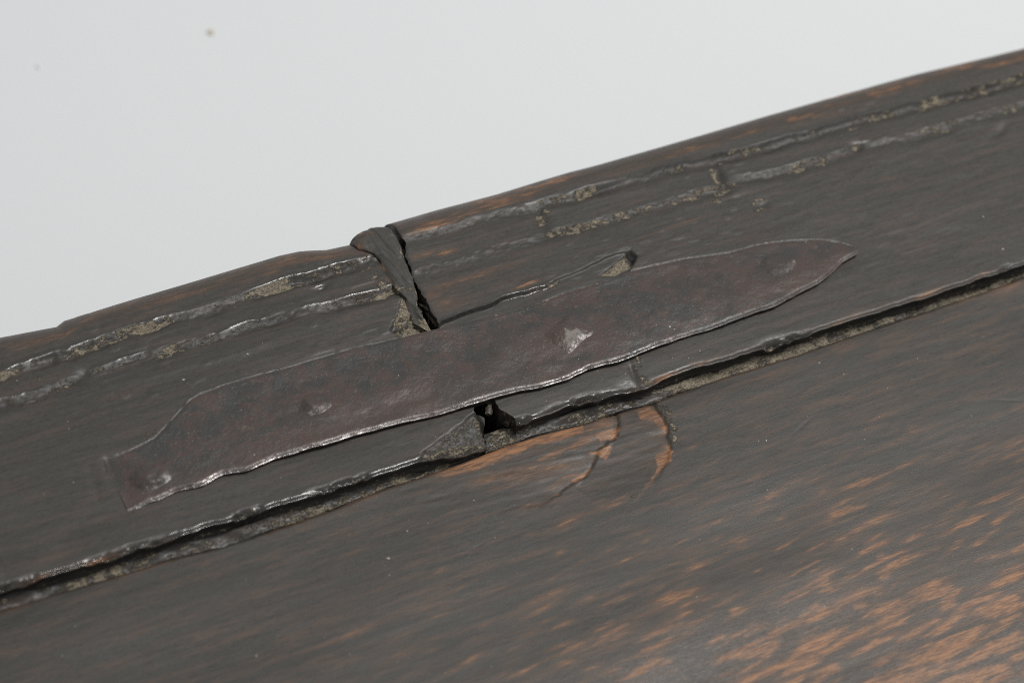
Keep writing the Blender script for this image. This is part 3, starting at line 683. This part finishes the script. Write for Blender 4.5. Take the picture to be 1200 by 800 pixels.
# ---------------------------------------------------------------- wedge closing the crack at the back
def build_wedge(parent):
    zt = 0.9 * MM
    Lp = pts([(420, 290), (428, 292), (437, 296), (445, 303), (451, 318), (461, 333), (466, 341), (474, 349), (478, 362), (484, 374)], zt)
    Rp = pts([(464, 273), (467, 279), (471, 287), (474, 298), (482, 320), (488, 342), (491, 363), (500, 374), (508, 385)][:9] + [(510, 390)], zt)
    def res(p, n):
        s = np.r_[0, np.cumsum(np.hypot(*np.diff(p, axis=0).T))]
        q = np.linspace(0, s[-1], n)
        return np.stack([np.interp(q, s, p[:, 0]), np.interp(q, s, p[:, 1])], 1)
    n = 150
    a, b = res(Lp, n), res(Rp, n)
    ydir = np.array([-0.05, 1.0])
    a = a + 0.28 * MM * fbm(a[:, 1], a[:, 1] * 0, 0.004, 1, 601, 3)[:, None] * np.array([1, 0])
    b = b + 0.28 * MM * fbm(b[:, 1], b[:, 1] * 0, 0.004, 1, 602, 3)[:, None] * np.array([1, 0])
    # over the back: the end curls down
    k = 26
    ang = np.linspace(0, 1, k)[::-1]
    ro = 4.5 * MM
    ext = np.radians(ang * 95)
    s_in = np.concatenate([[0, 0.0, 0.0], np.array([0, .02, .05, .1, .16]), np.linspace(0.22, 0.78, 30), np.array([.84, .9, .95, .98, 1]), [1, 1, 1]])
    m = len(s_in)
    dz = np.zeros(m); dz[:3] = [-12, -3.5, -1.0]; dz[-3:] = [-1.0, -3.5, -12]
    dz[3:8] = [-.55, -.35, -.2, -.08, -.02]; dz[-8:-3] = [-.02, -.08, -.2, -.35, -.55]
    dz *= MM
    X = np.zeros((n + k, m)); Y = np.zeros((n + k, m)); Z = np.zeros((n + k, m))
    for i in range(n):
        X[i + k] = a[i, 0] * (1 - s_in) + b[i, 0] * s_in
        Y[i + k] = a[i, 1] * (1 - s_in) + b[i, 1] * s_in
        tt = i / (n - 1)
        Z[i + k] = zt + dz - 1.4 * MM * sm(0.62, 1.0, tt)
        Y[i + k] += 2.2 * MM * (4 * s_in * (1 - s_in)) ** 0.6 * max(0.0, 1 - tt / 0.22) ** 1.5
    for i in range(k):
        sc = 1 - 0.10 * ang[i] ** 2
        X[i] = X[k] + ydir[0] * ro * math.sin(ext[i]); Y[i] = Y[k] + ydir[1] * ro * math.sin(ext[i])
        Z[i] = Z[k] - ro * (1 - math.cos(ext[i]))
    Z += 0.26 * MM * fbm(X + 0.15 * Y, Y, 0.0035, 0.012, 603, 4) * (np.abs(dz) < 0.9 * MM)[None, :]
    Z += 0.16 * MM * fbm(X + 0.2 * Y, Y, 0.0011, 0.008, 608, 3) + 0.5 * MM * (sm(0.62, 0.75, vnoise(X / 0.004, Y / 0.003, 609)) * -1.0) * (np.exp(-(s_in / 0.18) ** 2) + np.exp(-((1 - s_in) / 0.18) ** 2))[None, :]
    dust = 1.1 * sm(0.50, 0.78, np.linspace(0, 1, n + k))[:, None] * sm(0.25, 0.6, fbm(X, Y, 0.004, 0.004, 604, 3) * 0.5 + 0.5) * np.ones(m)
    rimr = np.exp(-((s_in - 0.94) / 0.08) ** 2)[None, :] * sm(0.35, 0.6, vnoise(X / 0.002, Y / 0.003, 605))
    dust = np.maximum(dust, 0.75 * rimr)
    diml = np.exp(-((s_in - 0.03) / 0.06) ** 2)[None, :] * sm(0.35, 0.6, vnoise(X / 0.002, Y / 0.003, 606))
    dust = np.maximum(dust, 0.35 * diml)
    ii = np.linspace(0, 1, n + k)[:, None]
    wear = 0.75 * np.exp(-((ii - 0.10) / 0.05) ** 2) * np.exp(-((s_in - 0.30) / 0.22) ** 2)[None, :] * sm(0.25, 0.5, vnoise(X / 0.004, Y / 0.002, 607))
    wear = np.maximum(wear, 0.6 * diml)
    grime_shade = np.where(np.abs(dz) > 0.9 * MM, 0.55, 0.0)[None, :] * np.ones((n + k, 1))  # steep sides darker than the top
    return grid_mesh('wedge', X, Y, Z, M_WEDGE, parent, dict(dust=dust, wear=wear, grime_shade=grime_shade, gloss=np.zeros(X.shape)))
build_wedge(top)

# ---------------------------------------------------------------- splinters standing in the crack
def splinter(px, py, zz, length, width, turn, tilt, seed):
    n, m = 14, 9
    a = np.linspace(0, 1, n)[:, None]; b = np.linspace(0, 2 * math.pi, m)[None, :]
    w = width * MM * (1 - a) ** 0.6 * (0.55 + 0.45 * np.sin(a * 2.6 + 0.5)) * (1 + 0.35 * fbm(a * 0.02 + b * 0, b * 0.004 + a * 0, 0.006, 0.003, seed, 3))
    lx = (a - 0.4) * length * MM + 0 * b
    ly = w * np.cos(b); lz = 0.6 * w * np.sin(b) + (a - 0.4) * length * MM * math.tan(R(tilt))
    c, s_ = math.cos(R(turn)), math.sin(R(turn))
    cx, cy = at(px, py, zz * MM)
    z0 = np.zeros(lx.shape)
    grid_mesh('splinter', cx + lx * c - ly * s_, cy + lx * s_ + ly * c, zz * MM + lz, M_WEDGE, top,
              dict(dust=0.35 + 0.3 * vnoise(lx / 0.002, ly / 0.001, seed + 1), wear=z0 + 0.25, grime_shade=z0, gloss=z0))
for a_ in [(573, 478, -2.0, 5, 1.1, 60, 10, 910), (598, 489, -3.2, 6, 1.2, 35, 14, 912), 
           (508, 376, -2.2, 6, 0.9, 105, 5, 914), (500, 361, -2.0, 5, 0.8, 115, -8, 915), (476, 300, -1.8, 4, 0.7, 100, 8, 916)]:
    splinter(*a_)

# ---------------------------------------------------------------- iron strap
def strap_z(X, Y):
    t = np.clip((Y - SB(X)) / np.maximum(ST(X) - SB(X), 1e-5), 0, 1)
    w = np.maximum(ST(X) - SB(X), 1e-5)
    db = (Y - SB(X))
    z = TH * (1 - sm(0.25, 1.0, t)) + 0.35 * MM * sm(0.25, 1.0, t)
    z += 0.34 * MM * fbm(X, Y, 0.016, 0.011, 701, 3) + 0.05 * MM * fbm(X, Y, 0.004, 0.003, 702, 3)
    lf = sm(SX0 - 0.001, SX0 + 0.055, X)
    z = z * (0.35 + 0.65 * lf)
    z -= 0.55 * MM * (1 - sm(0, 1.6 * MM, db)) ** 2                        # rounded front arris
    z -= 0.30 * MM * (1 - sm(0, 1.2 * MM, (1 - t) * w))
    z -= 0.8 * MM * (1 - sm(0, 7 * MM, X - SX0)) 
    tip = sm(SX1 - 0.030, SX1, X)
    z = z * (1 - 0.25 * tip)
    return z

def build_strap(parent):
    L = SX1 - SX0
    xs = SX0 + np.concatenate([np.array([0, 0, .1, .25, .45, .7]) * MM, np.arange(1.0 * MM, L - 3 * MM, 0.33 * MM), L - 3 * MM * (np.linspace(1, 0, 24) ** 2)])
    w = 0.030
    tb = np.concatenate([np.array([0, .12, .28, .48, .72, 1.0, 1.35]) * MM / w, np.linspace(1.75 * MM / w, 1 - 1.75 * MM / w, 82), 1 - np.array([1.35, 1.0, .72, .48, .28, .12, 0]) * MM / w])
    fdrop = [(0.55, -2.6), (0.45, -1.5), (0.30, -0.9), (0.12, -0.45), (0.02, -0.16)]
    n = len(fdrop) + len(tb) + 2
    X = np.tile(xs, (n, 1)); Y = np.zeros(X.shape); Z = np.zeros(X.shape)
    rag = 0.16 * MM * fbm(xs, xs * 0, 0.006, 1, 711, 4) + 0.12 * MM * fbm(xs, xs * 0, 0.02, 1, 712, 2) + 0.35 * MM * fbm(xs, xs * 0, 0.004, 1, 715, 2) * (1 - sm(SX0 + 0.02, SX0 + 0.045, xs))
    rag2 = 0.15 * MM * fbm(xs, xs * 0, 0.006, 1, 713, 4)
    wid = ST(xs) - SB(xs)
    fade = sm(0, 3 * MM, wid)
    y0 = SB(xs) + rag * fade; y1 = ST(xs) + rag2 * fade
    for i, t in enumerate(tb):
        r = i + len(fdrop)
        Y[r] = y0 * (1 - t) + y1 * t
        Z[r] = strap_z(xs, SB(xs) + (ST(xs) - SB(xs)) * t)
    i0 = len(fdrop)
    for k, (dy, dz) in enumerate(fdrop):
        Y[k] = y0 + dy * MM * fade; Z[k] = Z[i0] + dz * MM
    Y[-2] = y1; Z[-2] = Z[-3] - 0.5 * MM
    Y[-1] = y1; Z[-1] = Z[-3] - 2.0 * MM
    Z[:, 0] -= 1.2 * MM
    df = Y - SB(X)
    xg = 1 - 0.85 * sm(at(740, 415)[0], at(860, 372)[0], X)
    gloss = (1 - sm(0.6 * MM, 1.35 * MM, df)) * xg * (0.45 + 0.55 * sm(0.25, 0.6, vnoise(X / 0.007, Y * 0, 720)))
    grime_shade = np.zeros(X.shape)
    for k, (dy, dz) in enumerate(fdrop): grime_shade[k] = sm(-0.3, -0.9, dz) * 0.9; gloss[k] *= (1 - sm(-0.4, -0.8, dz))  # shade beneath the arris put into the colour of the front drop
    wear = sm(0.45, 0.7, vnoise(X / 0.02, Y / 0.008, 721)) * 0.6 + 0.6 * (1 - sm(2 * MM, 9 * MM, df)) * sm(0.3, 0.6, vnoise(X / 0.03, Y / 0.01, 722))
    tp = 1 - sm(0.3 * MM, 1.3 * MM, ST(X) - Y)
    dust = 0.30 * tp * sm(0.35, 0.75, vnoise(X / 0.008, Y * 0, 723)) + 0.3 * sm(0.80, 0.92, vnoise(X / 0.0016, Y / 0.0014, 724))
    return grid_mesh('iron_strap', X, Y, Z, M_IRON, parent, dict(dust=dust, wear=wear, grime_shade=grime_shade, gloss=gloss))
strap = build_strap(top)
strap['label'] = 'long reddish black iron strap with leaf-shaped right end'

def nail(px, py, rx, ry, h, kind, turn, seed):
    cx, cy = at(px, py, 1.2 * MM)
    n = 56
    g = np.linspace(-1.25, 1.25, n)
    A, B = np.meshgrid(g, g)
    c, s = math.cos(R(turn)), math.sin(R(turn))
    X = cx + (A * c * rx - B * s * ry) * MM; Y = cy + (A * s * rx + B * c * ry) * MM
    base = strap_z(X, Y)
    if kind == 'rose':      # four hammered facets meeting in a short ridge
        k = np.stack([(1 + A) * 1.1, (1 - A * 0.95 + .1 * B) * 0.95, (1 + B) * 0.72, (1 - B) * 1.3, np.full(A.shape, 0.92)])
        f = -np.log(np.exp(-k * 8).sum(0)) / 8 + 0.06
    else:                   # worn flat
        r = (np.abs(A) ** 2.6 + np.abs(B) ** 2.6) ** (1 / 2.6) * (1 + 0.25 * fbm(A, B, 1.1, 1.1, seed, 3))
        f = (1 - sm(0.35, 1.0, r)) * (0.85 + 0.35 * fbm(A, B, 0.9, 0.7, seed + 4, 2)) - 0.12 * A
        f = np.where(r > 1.02, -0.2, f)
    f = f + 0.05 * fbm(A, B, 0.35, 0.35, seed + 1, 3)
    Z = base - 0.10 * MM + h * MM * np.clip(f, -0.2, 1.2)
    rim = np.maximum(np.abs(A), np.abs(B)) > 1.2
    Z = np.where(rim, base - 0.8 * MM, Z)
    z0 = np.zeros(X.shape)
    if kind == 'rose':
        low = np.argmin(k, axis=0)
        dust = np.where(low == 2, 0.55, 0.0) * sm(-1.0, -0.2, B) * sm(0.2, 0.6, vnoise(A * 4, B * 4, 805)) + 0.25 * (f > .8)
        gloss = np.where(low == 2, 0.45, 0.05) * (1 - sm(-0.8, -0.35, B)) * sm(0.3, 0.6, vnoise(A * 5, B * 5, 806))
        wear = np.where(low == 0, 0.9, 0.3)
    else:
        edge = np.exp(-((np.hypot(A, B) - 0.8) / 0.2) ** 2) * (B < -0.2)
        gloss = 0.55 * edge * sm(0.0, 0.5, A + 0.4) * sm(0.35, 0.6, vnoise(A * 4, B * 4, seed + 7)); dust = 0.5 * edge * sm(0.5, 0.7, vnoise(A * 6, B * 6, seed + 2)); wear = 0.35 + z0
    o = grid_mesh('nail', X, Y, Z, M_IRON, strap, dict(dust=dust, wear=wear, grime_shade=z0, gloss=gloss))
    return o
a = nail(667, 391, 6.2, 4.7, 2.0, 'rose', 22, 801); a['label'] = 'raised four-sided nail head with a pale dusty face'
nail(371, 474, 5.0, 4.6, 1.1, 'flat', 0, 811)
nail(915, 309, 5.0, 5.0, 0.9, 'flat', 10, 821)
nail(178, 556, 5.0, 5.0, 1.3, 'flat', 0, 831)

# ---------------------------------------------------------------- white backdrop sweep under and behind
def build_backdrop():
    ZF = -110.5 * MM
    prof = [(-1.6, ZF), (-0.4, ZF), (0.3, ZF), (0.9, ZF)]
    for a in np.radians(np.linspace(0, 90, 24))[1:]:
        prof.append((0.9 + 0.6 * math.sin(a), ZF + 0.6 * (1 - math.cos(a))))
    prof.append((1.5, 2.6))
    p = np.array(prof)
    xs = np.linspace(-2.2, 2.2, 12)
    X, _ = np.meshgrid(xs, p[:, 0]); Y = np.tile(p[:, :1], (1, 12)); Z = np.tile(p[:, 1:], (1, 12))
    o = grid_mesh('backdrop', X, Y, Z, plain('white_paper', (0.765, 0.782, 0.792), 0.85))
    o['kind'] = 'structure'
    return ZF
ZF = build_backdrop()

def crumb(name, px, py, r, col, label, seed):
    import bmesh
    bm = bmesh.new(); bmesh.ops.create_icosphere(bm, subdivisions=2, radius=1.0)
    co = np.array([v_.co[:] for v_ in bm.verts])
    k = 1 + 0.35 * fbm(co[:, 0] + co[:, 2], co[:, 1] - co[:, 2], 0.9, 0.9, seed, 2)
    for v_, s in zip(bm.verts, k):
        v_.co = v_.co * float(s); v_.co.z = v_.co.z * 0.5 + 0.45
    me = bpy.data.meshes.new(name); bm.to_mesh(me); bm.free()
    me.materials.append(plain(name + '_material', col, 0.9))
    o = bpy.data.objects.new(name, me); COL.objects.link(o)
    x, y = at(px, py, ZF); o.location = (x, y, ZF); o.scale = (r, r * 1.1, r)
    o['label'] = label; o['category'] = 'crumb'
crumb('crumb', 247, 39, 1.1 * MM, (0.60, 0.53, 0.42), 'small brown crumb on the white backdrop, the darker one near the top', 901)
crumb('crumb', 45, 79, 0.8 * MM, (0.76, 0.76, 0.75), 'faint pale grey crumb on the white backdrop near its left side', 902)

# ---------------------------------------------------------------- loose dust flecks lying on the wood and iron
def build_dust():
    rng = np.random.default_rng(5)
    spots = [(455, 654, .55), (467, 440, .35), (555, 586, .4), (899, 574, .35), (998, 643, .3), (898, 516, .3), (1138, 487, .3), (889, 517, .25), (785, 383, .35), (790, 386, .3), (733, 438, .3), (637, 407, .35), (678, 421, .25), (810, 440, .25), (820, 411, .3),
             (298, 533, .3), (86, 565, .3), (1152, 254, .4), (700, 435, .3), (477, 622, .3), (580, 630, .25), (1040, 455, .25), (960, 425, .3), (1075, 420, .25), (300, 768, .4), (820, 632, .3), (215, 445, .45), (290, 415, .4), (1175, 292, .4), (640, 470, .25)]
    for _ in range(130):
        spots.append((rng.uniform(0, 1200), rng.uniform(330, 800), rng.uniform(.08, .2)))
    V, F = [], []
    dep = bpy.context.evaluated_depsgraph_get()
    inv = {}
    for px, py, r in spots:
        d = Vector((C2W @ np.array([(px - 600.0) / FPX, (400.0 - py) / FPX, -1.0])).tolist()).normalized()
        hit, loc, nor, _, ob, _ = scene.ray_cast(dep, Vector(CAM.tolist()), d)
        if not hit or ob.name.startswith('backdrop') or nor.z < 0.7: continue
        b = len(V); s = r * MM * 0.8
        ang = rng.uniform(0, 6.28); el = rng.uniform(.7, 1.8)
        c, sn = math.cos(ang), math.sin(ang)
        for vx, vy, vz in [(el, 0, .35), (0, 1, .3), (-el, 0, .35), (0, -1, .3), (.1, 0, .9), (0, .1, -.2)]:
            q = np.array([vx, vy, vz]) * rng.uniform(.7, 1.2) * s
            V.append((loc.x + q[0] * c - q[1] * sn, loc.y + q[0] * sn + q[1] * c, loc.z + q[2]))
        for t in [(0, 1, 4), (1, 2, 4), (2, 3, 4), (3, 0, 4), (1, 0, 5), (2, 1, 5), (3, 2, 5), (0, 3, 5)]:
            F.append(tuple(b + k for k in t))
    me = bpy.data.meshes.new('dust'); me.from_pydata(V, [], F)
    me.materials.append(plain('pale_dust', (0.42, 0.40, 0.37), 0.9))
    o = bpy.data.objects.new('dust', me); COL.objects.link(o)
    o['kind'] = 'stuff'; o['label'] = 'pale dust flecks scattered over the dark wood and iron'
bpy.context.view_layer.update()
build_dust()
